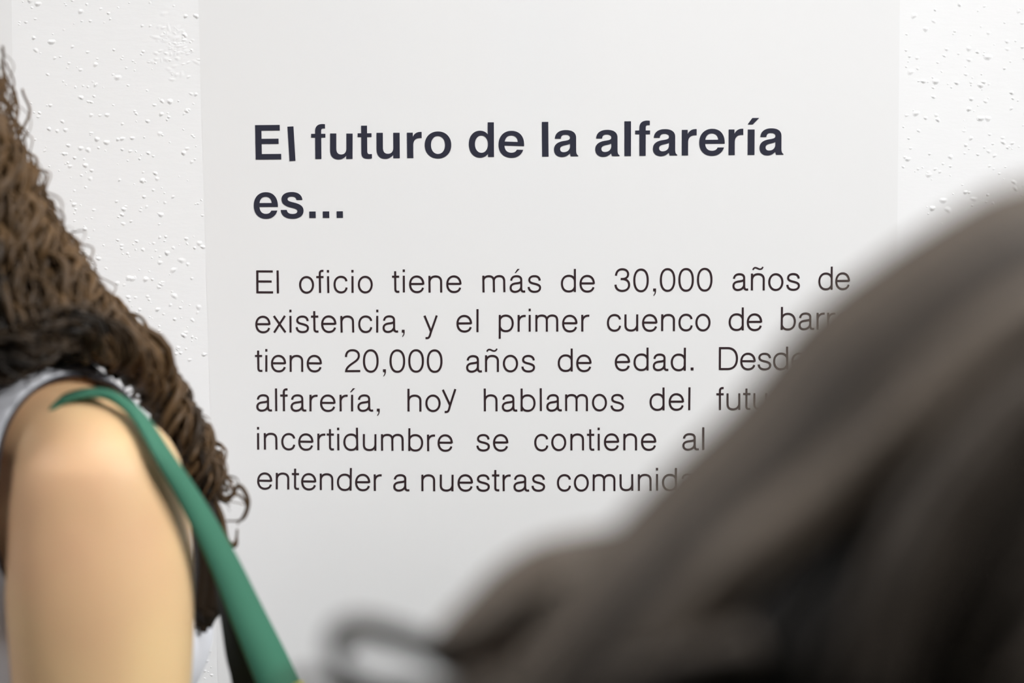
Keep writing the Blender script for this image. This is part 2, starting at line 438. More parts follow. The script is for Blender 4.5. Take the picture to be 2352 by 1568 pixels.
# bold glyph outlines: first contour the outside, the rest holes
BG = {
'E': [[(0,0),(532,0),(532,114),(128,114),(128,325),(483,325),(483,432),(128,432),(128,604),(512,604),(512,718),(0,718)]],
'l': [[(0,0),(125,0),(125,718),(0,718)]],
'f': ['M 83 0 L 83 446 L 0 446 L 0 523 L 83 523 L 83 575 C 83 680 140 727 240 727 L 290 724 L 290 634 L 262 636 C 220 636 209 618 209 578 L 209 523 L 296 523 L 296 446 L 209 446 L 209 0'],
'u': ['M 0 527 L 0 175 C 0 48 72 -14 172 -14 C 245 -14 300 16 338 70 L 338 0 L 468 0 L 468 527 L 340 527 L 340 215 C 340 138 298 90 230 90 C 162 90 128 135 128 215 L 128 527'],
't': ['M 75 446 L 0 446 L 0 523 L 75 523 L 75 682 L 198 682 L 198 523 L 290 523 L 290 446 L 198 446 L 198 150 C 198 105 212 88 252 88 L 294 90 L 294 2 C 270 -5 245 -8 212 -8 C 115 -8 75 32 75 118'],
'r': ['M 0 0 L 0 527 L 120 527 L 120 440 C 155 512 210 548 303 541 L 303 415 C 190 425 128 372 128 265 L 128 0'],
'o': [ell(277, 266, 277, 281, 2.12, 56), ell(277, 266, 147, 187, 2.12, 48)],
'e': ['M 537 237 L 125 237 C 132 140 185 90 270 90 C 330 90 370 115 388 158 L 522 158 C 488 48 400 -14 272 -14 C 105 -14 0 95 0 262 C 0 432 110 545 270 545 C 442 545 542 430 537 237', 'M 128 318 L 402 318 C 395 402 345 450 268 450 C 190 450 140 402 128 318'],
'd': ['M 524 718 L 396 718 L 396 468 C 362 515 305 545 232 545 C 90 545 0 430 0 268 C 0 105 90 -14 235 -14 C 305 -14 365 15 400 65 L 400 0 L 524 0', ell(263, 266, 136, 180, 2.1, 48)],
'a': ['M 18 368 L 142 368 C 148 425 180 450 240 450 C 305 450 335 425 335 388 C 335 340 290 330 200 318 C 80 300 0 250 0 142 C 0 45 70 -14 165 -14 C 235 -14 290 12 335 62 C 338 38 343 18 350 0 L 506 0 L 506 14 C 472 34 463 68 463 120 L 463 385 C 463 490 385 545 245 545 C 105 545 22 480 18 368', 'M 335 265 C 315 250 280 242 235 232 C 160 218 128 195 128 150 C 128 110 155 86 200 86 C 280 86 335 135 335 210'],
's': ['M 0 170 L 124 170 C 132 115 170 85 245 85 C 310 85 345 108 345 145 C 345 185 305 198 215 220 C 85 252 17 300 17 390 C 17 490 100 545 230 545 C 370 545 445 480 452 380 L 330 380 C 322 430 290 452 232 452 C 175 452 143 430 143 398 C 143 360 180 347 265 327 C 400 295 474 252 474 155 C 474 45 385 -14 245 -14 C 90 -14 6 55 0 170'],
'.': [[(0,0),(135,0),(135,135),(0,135)]],
'í': [[(0,0),(131,0),(131,523),(0,523)], [(-3,629),(96,629),(216,760),(85,760)]],
}
def bold_mesh(letters, thick, y0):
    "letters: (glyph, to_world) -> filled raised letters"
    cu = bpy.data.curves.new('tmp', 'CURVE'); cu.dimensions = '2D'; cu.fill_mode = 'BOTH'; cu.extrude = thick/2
    for g, tw in letters:
        for c in BG[g]:
            P = path(c) if isinstance(c, str) else c
            Q = [tw(p) for p in P]
            if np.linalg.norm(np.array(Q[0])-np.array(Q[-1])) < 1e-6: Q = Q[:-1]
            s = cu.splines.new('POLY'); s.points.add(len(Q)-1); s.use_cyclic_u = True
            for p, q in zip(s.points, Q): p.co = (q[0], q[1], 0, 1)
    o = bpy.data.objects.new('tmp', cu); col.objects.link(o)
    me = bpy.data.meshes.new_from_object(o.evaluated_get(bpy.context.evaluated_depsgraph_get()))
    V = [(v.co.x, y0-thick/2-v.co.z, v.co.y) for v in me.vertices]; Fs = [tuple(p.vertices) for p in me.polygons]
    bpy.data.objects.remove(o); bpy.data.curves.remove(cu); bpy.data.meshes.remove(me)
    return V, Fs

# where each heading letter sits on the panel (millimetres: left, right, foot left, foot right)
BOLD = [
[("E",-273.41,-251.35,1551.63,1551.87),("l",-245.33,-239.87,1550.41,1550.51)],
[("f",-225.17,-212.94,1552.14,1552.16),("u",-208.88,-189.52,1552.15,1552.28),("t",-185.04,-172.91,1552.50,1552.59),("u",-168.78,-148.89,1552.74,1552.79),("r",-142.52,-129.92,1552.82,1552.91),("o",-127.30,-104.46,1552.95,1553.10)],
[("d",-89.38,-67.85,1553.61,1553.73),("e",-63.92,-41.89,1553.65,1553.40)],
[("l",-26.60,-21.12,1553.94,1553.97),("a",-16.35,4.33,1554.03,1554.19)],
[("a",18.92,39.67,1554.14,1554.33),("l",43.84,49.41,1554.33,1554.36),("f",53.05,65.68,1554.50,1554.56),("a",68.16,88.87,1554.67,1554.79),("r",92.76,105.37,1554.79,1554.88),("e",107.59,129.33,1554.88,1555.03),("r",132.59,144.98,1555.03,1555.09),("í",148.83,154.59,1555.16,1555.19),("a",158.88,179.13,1555.18,1555.34)],
[("e",-275.44,-254.46,1501.24,1501.38),("s",-252.01,-232.37,1501.38,1501.46),(".",-227.35,-221.88,1501.50,1501.53),(".",-215.66,-210.11,1501.57,1501.61),(".",-203.71,-198.32,1501.64,1501.72)],
]
LEAN = {(0, 1): -2.3, (1, 1): .8, (2, 1): 1.5, (3, 0): -.4}            # crooked letters, degrees clockwise
TEXT = [
("El",-273.95,-254.31,1436.57,1436.60),("oficio",-236.59,-172.81,1436.78,1437.06),("tiene",-155.98,-95.93,1437.24,1437.47),("más",-77.70,-27.21,1437.50,1437.65),("de",-10.16,18.97,1437.86,1438.09),("30,000",35.98,119.82,1438.38,1438.98),("años",137.04,194.49,1439.46,1439.72),("de",210.28,237.10,1440.16,1440.42),
("existencia,",-275.10,-145.30,1402.33,1402.74),("y",-128.62,-116.36,1402.85,1402.88),("el",-100.26,-81.32,1403.18,1403.34),("primer",-63.74,14.47,1403.57,1403.93),("cuenco",29.61,118.49,1404.23,1404.69),("de",134.07,162.67,1405.10,1405.31),("barro",178.52,239.27,1405.72,1406.04),
("tiene",-275.68,-217.55,1368.29,1368.28),("20,000",-197.44,-112.53,1368.19,1368.37),("años",-92.00,-32.40,1368.59,1368.92),("de",-12.73,16.34,1369.21,1369.44),("edad.",36.53,104.11,1370.11,1370.54),("Desde",125.92,201.07,1371.06,1371.43),("la",219.67,238.99,1371.60,1371.85),
("alfarería,",-275.01,-167.32,1333.99,1333.95),("hoy",-143.06,-99.57,1334.04,1334.15),("hablamos",-76.65,44.48,1334.45,1335.26),("del",66.58,101.55,1335.87,1336.23),("futuro",124.04,192.91,1336.35,1336.92),
("incertidumbre",-274.63,-103.86,1300.16,1299.42),("se",-83.12,-55.52,1299.75,1299.99),("contiene",-32.90,72.52,1300.29,1301.31),("al",95.08,113.98,1301.41,1301.57),
("entender",-274.99,-165.78,1265.48,1264.39),("a",-155.78,-141.72,1264.41,1264.49),("nuestras",-131.20,-23.61,1264.51,1264.90),("comunidades",-13.18,153.26,1265.15,1266.59),
]
PT = .0002                                      # sheet thickness
def panel_sheet(x0t, x0b, x1t, x1b, zt, zb, parent):
    V = [(x0b, -PT, zb), (x1b, -PT, zb), (x1t, -PT, zt), (x0t, -PT, zt), (x0b, 0, zb), (x1b, 0, zb), (x1t, 0, zt), (x0t, 0, zt)]
    Fs = [(0, 1, 2, 3), (0, 3, 7, 4), (1, 5, 6, 2), (3, 2, 6, 7), (0, 4, 5, 1), (4, 7, 6, 5)]
    return mesh_obj('sheet', V, Fs, M['panel'], parent, smooth=False, origin=parent.location)
pn = empty('text_panel', (-.02, 0, .75), 'tall white exhibition panel with a bold dark heading and a paragraph of text', 'panel')
panel_sheet(-.3285, -.3057, .2742, .2796, 2.10, .75, pn)
pl = empty('text_panel', (-.80, 0, .75), 'white panel at the left edge of the picture, blank along its visible strip', 'panel')
panel_sheet(-1.09, -1.09, -.4812, -.4880, 2.10, .75, pl)

CAPB, CAPL = 29.45, 19.75
for wi, word in enumerate(BOLD):
    let = []
    for li, (g, x0, x1, z0, z1) in enumerate(word):
        gw = {'E':532,'l':125,'f':296,'u':468,'t':294,'r':303,'o':555,'e':539,'d':524,'a':506,'s':474,'.':135,'í':131}[g]
        sx = (x1-x0)/gw; sz = CAPB/718; ang = math.atan2(z1-z0, x1-x0)*.7-math.radians(LEAN.get((wi, li), 0))
        if (wi, li) == (0, 1): x1 = x0+5.1; sx = 5.1/gw; x0 += .5; x1 += .5
        cx, cz, ca, sa = (x0+x1)/2, (z0+z1)/2, math.cos(ang), math.sin(ang)
        def tw(p, sx=sx, sz=sz, cx=cx, cz=cz, ca=ca, sa=sa, gw=gw, lz=CAPB/2 if (wi, li) == (0, 1) else CAPB*.35):
            x, z = (p[0]-gw/2)*sx, p[1]*sz-lz
            return ((cx+x*ca-z*sa)/1000, (cz+lz+x*sa+z*ca)/1000)
        let.append((g, tw))
    V, Fs = bold_mesh(let, .0004, -PT)
    mesh_obj('heading_word', V, Fs, M['vinyl'], pn, smooth=False, origin=pn.location)
JIT = random.Random(5)
def gbox(g):
    lb, rb, rib, pol = glyph_light(g)
    xs = [p[0] for (L, R), c in rib for p in L+R]+[p[0] for q in pol for p in q]
    if g in 'íñá': xs = [p[0] for (L, R), c in rib for p in L+R]
    return max(0, 0), max(xs)
for wtxt, x0, x1, z0, z1 in TEXT:
    s = CAPL/718; adv = 0; pos = []
    for i, g in enumerate(wtxt):
        lb, rb = LG[g][0], LG[g][1]; gw = gbox(g)[1]
        if i > 0: adv += lb
        pos.append(adv); adv += gw
        wend = adv
        adv += rb
    n = len(wtxt)
    if n > 1:
        tr = ((x1-x0)/s-wend)/(n-1); sx = s
        if abs(tr) > 26:                        # very wide or tight words also change the letter width a little
            sx = s*((x1-x0)/s-(n-1)*math.copysign(20, tr))/wend; tr = ((x1-x0)/sx-wend)/(n-1)
    else: tr = 0; sx = (x1-x0)/wend
    shapes = []; slope = math.atan2(z1-z0, x1-x0)
    for i, g in enumerate(wtxt):
        lb, rb, rib, pol = glyph_light(g)
        gx = x0+(pos[i]+tr*i)*sx; t = (gx-x0)/(x1-x0+1e-6); gz = z0+(z1-z0)*t
        ang = slope*.8+math.radians(JIT.gauss(0, .35)); gz += JIT.gauss(0, .06)
        if wtxt == 'hoy' and i == 2: gz += 4.5; ang += math.radians(3.0); gx -= .3
        ca, sa = math.cos(ang), math.sin(ang)
        def tw(p, gx=gx, gz=gz, ca=ca, sa=sa, sx=sx, s=s):
            x, z = p[0]*sx, p[1]*s
            return ((gx+x*ca-z*sa)/1000, (gz+x*sa+z*ca)/1000)
        shapes.append((rib, pol, tw))
    V, Fs = vinyl_mesh(shapes, .0003, -PT)
    mesh_obj('text_word', V, Fs, M['vinyl_body'], pn, smooth=False, origin=pn.location)

# ------------------------------------------------------------------ people
def V3(*a): return np.array(a, float)
def unit(v): v = np.array(list(v), float); return v/np.linalg.norm(v)

def person_parts(J):
    "closed shapes of a body from its joints J; everything is fused into one skin later"
    fw, sd = unit(J['face']), unit(J['side'])            # chest forward, chest side (towards the right arm)
    pel, che, nb, hc = J['pelvis'], J['chest'], J['neck'], J['head']
    up = unit(nb-pel); k = J.get('scale', 1.0)
    tor = [sweep([pel-up*.05, pel+up*.06, pel*.55+che*.45, che, che*.35+nb*.65, nb-up*.015],
                 [(.155*k, .105*k), (.150*k, .105*k), (.125*k, .092*k), (.150*k, .110*k), (.125*k, .085*k), (.060*k, .055*k)], sd)]
    for s in (1, -1):
        b_ = J.get('bust', 1.0); tor.append(ball(che+up*.015+fw*.085*k*b_+sd*s*.075*k, (.062*k, .055*k*b_, .062*k), (sd, fw, up)))      # chest
        tor.append(ball(pel-up*.05-fw*.055*k+sd*s*.07*k, (.085*k, .085*k, .09*k), (sd, fw, up)))
        sh = J['shoulder_r'] if s > 0 else J['shoulder_l']
        tor.append(sweep([nb+up*.03, nb*.5+sh*.5+up*.018, sh+up*.004], [(.048*k, .05*k), (.050*k, .045*k), (.046*k, .043*k)], fw))
        tor.append(sweep([che+sd*s*.06, che*.4+sh*.6, sh], [(.075*k, .085*k), (.058*k, .068*k), (.045*k, .05*k)], up))
    arms = []
    for s, q in ((1, 'r'), (-1, 'l')):
        sh, el, wr = J['shoulder_'+q], J['elbow_'+q], J['wrist_'+q]
        ra = J.get('arm_r', .045)
        arms.append(sweep([sh-unit(el-sh)*.0, sh+(el-sh)*.22, sh+(el-sh)*.55, el], [(ra*1.0, ra*.93), (ra*1.08, ra*1.02), (ra*.97, ra*.93), (ra*.80, ra*.78)], fw))
        arms.append(sweep([el, el+(wr-el)*.25, wr], [(.036, .036), (.039, .037), (.026, .021)], fw))
        d = unit(wr-el); w2 = unit(np.cross(d, fw)); n2 = np.cross(w2, d)      # palm plane spanned by d and n2
        arms.append(sweep([wr, wr+d*.045, wr+d*.085], [(.024, .016), (.038, .014), (.040, .012)], n2))
        for i, (o, ln, r) in enumerate(((-.030, .070, .0085), (-.010, .080, .009), (.010, .075, .009), (.029, .058, .0078))):
            b = wr+d*.085+n2*o; c = -w2*s
            arms.append(sweep([b-d*.01, b+d*ln*.45+c*.006, b+d*ln*.8+c*.018, b+d*ln*.95+c*.032], [(r, r), (r, r), (r*.9, r*.9), (r*.75, r*.75)], n2, n=14, k=12))
        b = wr+d*.028-n2*.026
        arms.append(sweep([b, b+d*.028-n2*.022, b+d*.058-n2*.026], [(.012, .012), (.0105, .0105), (.0085, .0085)], n2, n=12, k=12))
    hf, hu = unit(J['look']), unit(J['head_up']); hf = unit(hf-hu*np.dot(hf, hu)); hs = np.cross(hf, hu)
    head = [ball(hc+hu*.02-hf*.008, (.072, .094, .093), (hs, hf, hu)), ball(hc-hu*.045+hf*.022, (.058, .070, .075), (hs, hf, hu)),
            ball(hc-hu*.098+hf*.062, (.026, .022, .018), (hs, hf, hu)),                                     # chin
            sweep([hc+hf*.086+hu*.012, hc+hf*.102-hu*.018, hc+hf*.108-hu*.032], [(.007, .008), (.010, .011), (.013, .010)], hs, n=12, k=14),   # nose
            sweep([hc+hf*.084-hu*.058-hs*.022, hc+hf*.093-hu*.056, hc+hf*.084-hu*.058+hs*.022], [(.005, .005), (.007, .007), (.005, .005)], hu, n=12, k=12),
            sweep([hc+hf*.082-hu*.069-hs*.018, hc+hf*.091-hu*.069, hc+hf*.082-hu*.069+hs*.018], [(.005, .006), (.008, .008), (.005, .006)], hu, n=12, k=12),
            sweep([nb-up*.03, nb*.5+hc*.5-hu*.02, hc-hu*.05-hf*.02], [(.056, .056), (.050, .052), (.050, .054)], sd)]
    for s in (1, -1):
        head.append(ball(hc+hs*s*.074-hf*.012-hu*.008, (.010, .018, .030), (hs, hf, hu)))                   # ear
        head.append(sweep([hc+hf*.083+hu*.028+hs*s*.012, hc+hf*.084+hu*.034+hs*s*.03, hc+hf*.070+hu*.028+hs*s*.05], [(.007, .006)]*3, hu, n=10, k=10))   # brow
    legs = []
    for s, q in ((1, 'r'), (-1, 'l')):
        hp, kn, an = J['hip_'+q], J['knee_'+q], J['ankle_'+q]
        legs.append(sweep([hp+up*.03, hp+(kn-hp)*.25, kn], [(.088*k, .09*k), (.082*k, .085*k), (.055, .058)], sd))
        legs.append(sweep([kn, kn+(an-kn)*.3, an], [(.054, .056), (.053, .058), (.034, .036)], sd))
        legs.append(sweep([an, an-V3(0, 0, .03)+J['foot']*.03, an-V3(0, 0, .045)+J['foot']*.13], [(.034, .034), (.036, .032), (.036, .020)], sd))
    return tor, arms, head, legs, (hf, hu, hs)

def eyes(J, ax, parent, white, iris):
    hf, hu, hs = ax; hc = J['head']
    for s in (1, -1):
        c = hc+hf*.0765+hu*.010+hs*s*.031
        e = mesh_obj('eye', *ball(c, (.0145, .0120, .0105), (hs, hf, hu), 16, 10), white, parent, origin=parent.location)
        mesh_obj('iris', *ball(c+hf*.0095, (.0055, .0030, .0055), (hs, hf, hu), 14, 8), iris, e, origin=parent.location)

def trousers(J, parent, m, name='trousers'):
    fw, sd = unit(J['face']), unit(J['side']); pel = J['pelvis']; up = unit(J['neck']-pel); k = J.get('scale', 1.0)
    P = [sweep([pel-up*.06, pel+up*.07], [(.172*k, .122*k), (.160*k, .115*k)], sd)]
    for s, q in ((1, 'r'), (-1, 'l')):
        hp, kn, an = J['hip_'+q], J['knee_'+q], J['ankle_'+q]
        P.append(ball(pel-up*.05-fw*.055*k+sd*s*.07*k, (.095*k, .095*k, .10*k), (sd, fw, up)))
        P.append(sweep([hp+up*.03, hp+(kn-hp)*.3, kn, kn+(an-kn)*.4, an+V3(0, 0, .01)], [(.100*k, .102*k), (.095*k, .098*k), (.072, .075), (.068, .072), (.060, .062)], sd))
    return mesh_obj(name, *fuse(P, .008, 5), m, parent, origin=parent.location)

def shoes(J, parent, m, ms):
    fd = J['foot']; sd = unit(np.cross(fd, [0, 0, 1]))
    for q in ('r', 'l'):
        an = J['ankle_'+q]; b = V3(an[0], an[1], 0)
        P = [sweep([b+V3(0, 0, .045)-fd*.045, b+V3(0, 0, .045)+fd*.05, b+V3(0, 0, .038)+fd*.14], [(.036, .034), (.044, .036), (.042, .026)], sd),
             sweep([b+V3(0, 0, .09), b+V3(0, 0, .05)], [(.044, .044), (.042, .042)], sd)]
        s = mesh_obj('shoe', *fuse(P, .005, 4), m, parent, origin=parent.location)
        pts = [b-fd*.082, b-fd*.05+sd*.034, b+fd*.04+sd*.044, b+fd*.12+sd*.046, b+fd*.165+sd*.025, b+fd*.172, b+fd*.165-sd*.025, b+fd*.12-sd*.046, b+fd*.04-sd*.044, b-fd*.05-sd*.034]
        n = len(pts); Vv = [p for p in pts]+[p+V3(0, 0, .016) for p in pts]
        Ff = [tuple(reversed(range(n))), tuple(range(n, 2*n))]+[(i, (i+1) % n, n+(i+1) % n, n+i) for i in range(n)]
        mesh_obj('sole', Vv, Ff, ms, s, smooth=False, origin=parent.location)

def strands_obj(name, tubes, m, parent, tones):
    "all locks of one head of hair; tone sets each lock between dark and light"
    V, Fs, T = [], [], []
    for (v, f), t in zip(tubes, tones):
        n = len(V); V += v; Fs += [tuple(i+n for i in q) for q in f]; T += [t]*len(v)
    o = mesh_obj(name, V, Fs, m, parent, origin=parent.location)
    a = o.data.attributes.new('tone', 'FLOAT', 'POINT'); a.data.foreach_set('value', T)
    return o

def hair_mat(name, dark, light, rough, spec):
    m = mat(name, dark, rough, spec)
    a = nd(m, 'ShaderNodeAttribute', attribute_name='tone'); r = nd(m, 'ShaderNodeValToRGB')
    r.color_ramp.elements[0].color = (*dark, 1); r.color_ramp.elements[1].color = (*light, 1)
    lk(m, a.outputs['Fac'], r.inputs['Fac']); lk(m, r.outputs[0], bsdf(m).inputs['Base Color'])
    return m

M['skin'] = mat('warm_skin', (.70, .46, .26), .5, .35)
add_noise_color(M['skin'], (.655, .405, .235), (.74, .52, .275), 8, 2)
bsdf(M['skin']).inputs['Subsurface Weight'].default_value = .12
bsdf(M['skin']).inputs['Subsurface Radius'].default_value = (.012, .005, .003)
M['skin_fair'] = mat('skin', (.60, .38, .26), .5, .35)
M['tank'] = mat('pale_grey_cotton', (.74, .75, .80), .85, .15); add_bump(M['tank'], 700, .25, .0006)
M['piping'] = mat('black_binding', (.035, .035, .042), .8, .15)
M['denim'] = mat('dark_denim', (.05, .065, .11), .85, .15); add_bump(M['denim'], 500, .3, .0008)
M['black_cloth'] = mat('black_cloth', (.022, .022, .024), .85, .15); add_bump(M['black_cloth'], 500, .3, .0008)
M['shoe'] = mat('white_canvas', (.6, .6, .58), .8, .2); M['sole'] = mat('rubber', (.7, .7, .68), .7, .2); M['shoe_dark'] = mat('dark_leather', (.03, .025, .022), .45, .4)
M['eye_white'] = mat('eye_white', (.8, .78, .75), .2, .5); M['iris'] = mat('brown_iris', (.06, .03, .015), .15, .5)
M['strap'] = mat('green_webbing', (.045, .165, .105), .7, .25); add_bump(M['strap'], 900, .35, .0006)
M['strap_dark'] = mat('dark_webbing', (.010, .016, .013), .8, .15)  # near-black colour of the second ribbon beside the strap
M['trim'] = mat('yellow_trim', (.55, .48, .10), .6, .3)
M['hair_curly'] = hair_mat('brown_curly_hair', (.009, .0062, .004), (.115, .066, .029), .5, .22)
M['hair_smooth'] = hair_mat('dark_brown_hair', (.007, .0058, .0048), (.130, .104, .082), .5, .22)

# ---------------- person at the left, seen from behind, reading the panel
S = np.array(at(229, 1118, 1.06))                       # centre of the near (right) shoulder joint
fA = unit((.66, .75, 0)); sA = unit((.75, -.66, 0))
J = dict(face=fA, side=sA, arm_r=.0535, scale=.97, bust=.80)
cen = S-sA*.172
J['shoulder_r'] = S; J['shoulder_l'] = cen-sA*.172+V3(0, 0, .005)
J['neck'] = cen+V3(-.012, 0, .052)-fA*.005; J['chest'] = cen+V3(0, 0, -.12)+fA*.015; J['pelvis'] = V3(cen[0]+.01, cen[1], .93)
J['head'] = J['neck']+V3(-.075, .01, .185); J['look'] = (.55, .80, -.1); J['head_up'] = (-.30, .0, 1)
J['elbow_r'] = S+V3(.0, .0, -.30); J['wrist_r'] = S+V3(.02, .06, -.55)
sl = J['shoulder_l']; J['elbow_l'] = sl+V3(-.05, -.01, -.29); J['wrist_l'] = sl+V3(-.03, .07, -.53)
for s, q in ((1, 'r'), (-1, 'l')):
    h = J['pelvis']+sA*s*.085-V3(0, 0, .06); J['hip_'+q] = h
    J['knee_'+q] = V3(h[0]+sA[0]*s*.01, h[1]+.02, .48); J['ankle_'+q] = V3(h[0]+sA[0]*s*.015, h[1]-.01, .085)
J['foot'] = fA
pa = empty('person', (cen[0], cen[1], 0), 'person with long curly brown hair and pale tank top, bare arm towards us, at left', 'person')
tor, arms, head, legs, ax = person_parts(J)
mesh_obj('body', *fuse(tor+arms+head+legs, .0055, 10), M['skin'], pa, origin=pa.location)
eyes(J, ax, pa, M['eye_white'], M['iris'])
trousers(J, pa, M['denim']); shoes(J, pa, M['shoe'], M['sole'])
# tank top: the torso a few millimetres larger, with arm and neck openings cut out
def grow(parts, g):
    out = []
    for v, f in parts:
        v = np.array([list(q) for q in v]); c = v.mean(0); r = np.linalg.norm(v-c, axis=1).mean()
        out.append(((c+(v-c)*(1+g/r)).tolist(), f))
    return out
torA = grow(tor, .014)
TV, TF = fuse(torA, .006, 8)
nbA, cA = J['neck'], cen
def arm_cut(sh, s):
    c = sh-V3(0, 0, .035)
    def fn(v):
        d = v-c; a = np.dot(d, sA*s)
        q = math.sqrt((np.dot(d, fA)/.105)**2+(d[2]/.125)**2)-1
        return max(q, (-.022-a)/.05)
    return fn
fr, fl = arm_cut(J['shoulder_r'], 1), arm_cut(J['shoulder_l'], -1)
def neck_cut(v):
    d = v-(nbA+V3(0, 0, .03)); return math.sqrt((np.dot(d, sA)/.095)**2+(np.dot(d, fA)/.10)**2+(d[2]/.085)**2)-1
def hem(v): return v[2]-1.0
for fn in (fr, fl, neck_cut, hem): TV, TF = clip(TV, TF, fn)
tk = mesh_obj('tank_top', TV, TF, M['tank'], pa, origin=pa.location); add_solidify(tk, .003)
for lp in borders(TF):
    P = np.array([TV[i] for i in lp]); c = P.mean(0)
    if len(P) < 20 or c[2] < 1.0: continue
    Q = P.copy()
    for _ in range(6): Q = .5*Q+.25*(np.roll(Q, 1, 0)+np.roll(Q, -1, 0))
    Q = np.vstack([Q, Q[:1]])
    mesh_obj('piping', *tube(Q, .0016, 8), M['piping'], tk, origin=pa.location)

# curly hair: locks as ringlets between an inner and an outer guide, hanging over the far side of the shoulder
rg = random.Random(11)
OUT = [(-150, -180), (-60, 60), (0, 330), (70, 480), (150, 600), (215, 700), (300, 800), (370, 905), (430, 1000), (480, 1090), (520, 1160)]
INN = [(-480, -120), (-440, 170), (-360, 440), (-230, 680), (-80, 838), (40, 822), (120, 742), (240, 740), (350, 845), (425, 1025), (490, 1190)]
outg, inng = catmull(OUT, 80), catmull(INN, 80)
def ringlet(u, v, t0, t1, amp, wl, r, ph, wob=1.0):
    n = 90; P = []
    for i in range(n):
        t = t0+(t1-t0)*i/(n-1); j = t*79; a = int(min(78, j)); fr_ = j-a
        o = outg[a]*(1-fr_)+outg[a+1]*fr_; q = inng[a]*(1-fr_)+inng[a+1]*fr_
        p = q*(1-u)+o*u
        nr_ = max(0, min(1, (t-.58)/.14)); nr_ = nr_*nr_*(3-2*nr_)
        dep = (1.04+.10*u+v*.055)*(1-nr_)+(1.165+v*.03)*nr_
        P.append(list(at(p[0], p[1], dep)))
    P = np.array(P); L = np.concatenate([[0], np.cumsum(np.linalg.norm(np.diff(P, axis=0), axis=1))])
    T, N, B = frames(P)
    w_ = amp*np.minimum(1, L/.03)*(1+.3*np.sin(L*31+ph))
    th = L/wl*2*math.pi+ph
    P = P+N*(w_*np.cos(th))[:, None]+B*(w_*np.sin(th))[:, None]
    P = P+np.array([[noise.noise(Vector(p)*14+Vector((ph, 0, 0)))*.008*wob, noise.noise(Vector(p)*14+Vector((0, ph, 3)))*.008*wob, noise.noise(Vector(p)*14+Vector((5, 0, ph)))*.008*wob] for p in P])
    rr = r*np.clip(np.minimum((L[-1]-L)/.03, 1), .25, 1)
    return tube(P, rr, 6)
tubes, tones = [], []
for i in range(950):
    u = rg.random()**.75; v = rg.uniform(-1, 1); t0 = rg.uniform(0, .25); t1 = rg.uniform(.62, 1.0)
    if u < .55 and t1 > .62: t1 = rg.uniform(.50, .64)
    tubes.append(ringlet(u, v, t0, t1, rg.uniform(.003, .011), rg.uniform(.026, .075), rg.choice((.0007, .0011, .0016, .0022, .0031))*rg.uniform(.8, 1.2), rg.uniform(0, 6.28), 1.6))
    tones.append(min(1, max(0, .02+.85*u**2.5+rg.gauss(0, .14)+.5*noise.noise(Vector((u*4, t1*5, v*1.5))))))
for i in range(420):                                    # finer flyaway curls along the outside
    u = rg.uniform(.86, 1.08); t0 = rg.uniform(.1, .7)
    tubes.append(ringlet(u, rg.uniform(-.8, .8), t0, min(1, t0+rg.uniform(.12, .3)), rg.uniform(.003, .0075), rg.uniform(.03, .05), rg.choice((.0003, .0004, .0006, .0009)), rg.uniform(0, 6.28), 2))
    tones.append(rg.uniform(.5, 1))
for u, r in ((.15, .026), (.32, .026), (.5, .024), (.66, .020), (.8, .014)):         # inner mass
    t1 = .60 if u < .55 else .80+.1*u
    P = []
    for i in range(60):
        t = .02+(t1-.02)*i/59; j = min(78.99, t*79); a = int(j)
        p = inng[a]*(1-u)+outg[a]*u; nr_ = max(0, min(1, (t-.58)/.14)); P.append(list(at(p[0], p[1], (1.07+.10*u)*(1-nr_)+1.185*nr_)))
    tubes.append(tube(np.array(P), r*np.clip(np.minimum((1-np.linspace(0, 1, 60))*3, 1), .15, 1), 10)); tones.append(.02)
for pts, r in (([(452, 1020), (490, 1100), (520, 1150), (548, 1115), (570, 1150), (556, 1192), (520, 1196)], .0016),
               ([(440, 1040), (478, 1120), (508, 1185), (520, 1240), (540, 1250), (545, 1215)], .0022),
               ([(470, 1080), (500, 1140), (545, 1135), (567, 1165), (545, 1205)], .0010),
               ([(430, 1060), (465, 1160), (480, 1250), (470, 1330), (485, 1400), (470, 1440)], .006),
               ([(450, 1090), (485, 1180), (505, 1260), (495, 1330), (500, 1390), (480, 1440)], .005),
               ([(440, 1150), (478, 1250), (488, 1330), (478, 1400), (466, 1450)], .007),  # dark locks, also standing in for shaded skin beside the arm
               ([(445, 1130), (468, 1220), (472, 1300), (464, 1380), (456, 1440)], .008),
               ([(455, 1140), (480, 1230), (494, 1310), (488, 1380), (470, 1435)], .007),
               ([(300, 850), (380, 940), (432, 1040), (470, 1120), (500, 1200)], .005),
               ([(-20, 345), (5, 365), (14, 395), (6, 430), (-15, 440)], .0018)):
    P = catmull([list(at(x, y, 1.15)) for x, y in pts], 50)
    tubes.append(tube(P, r*np.clip(np.minimum((1-np.linspace(0, 1, 50))*5, 1), .4, 1), 6)); tones.append(rg.uniform(.35, .8) if r < .004 else .06)
hA = J['head']; hf, hu, hs = ax                          # scalp cover and ringlets around the back of the head
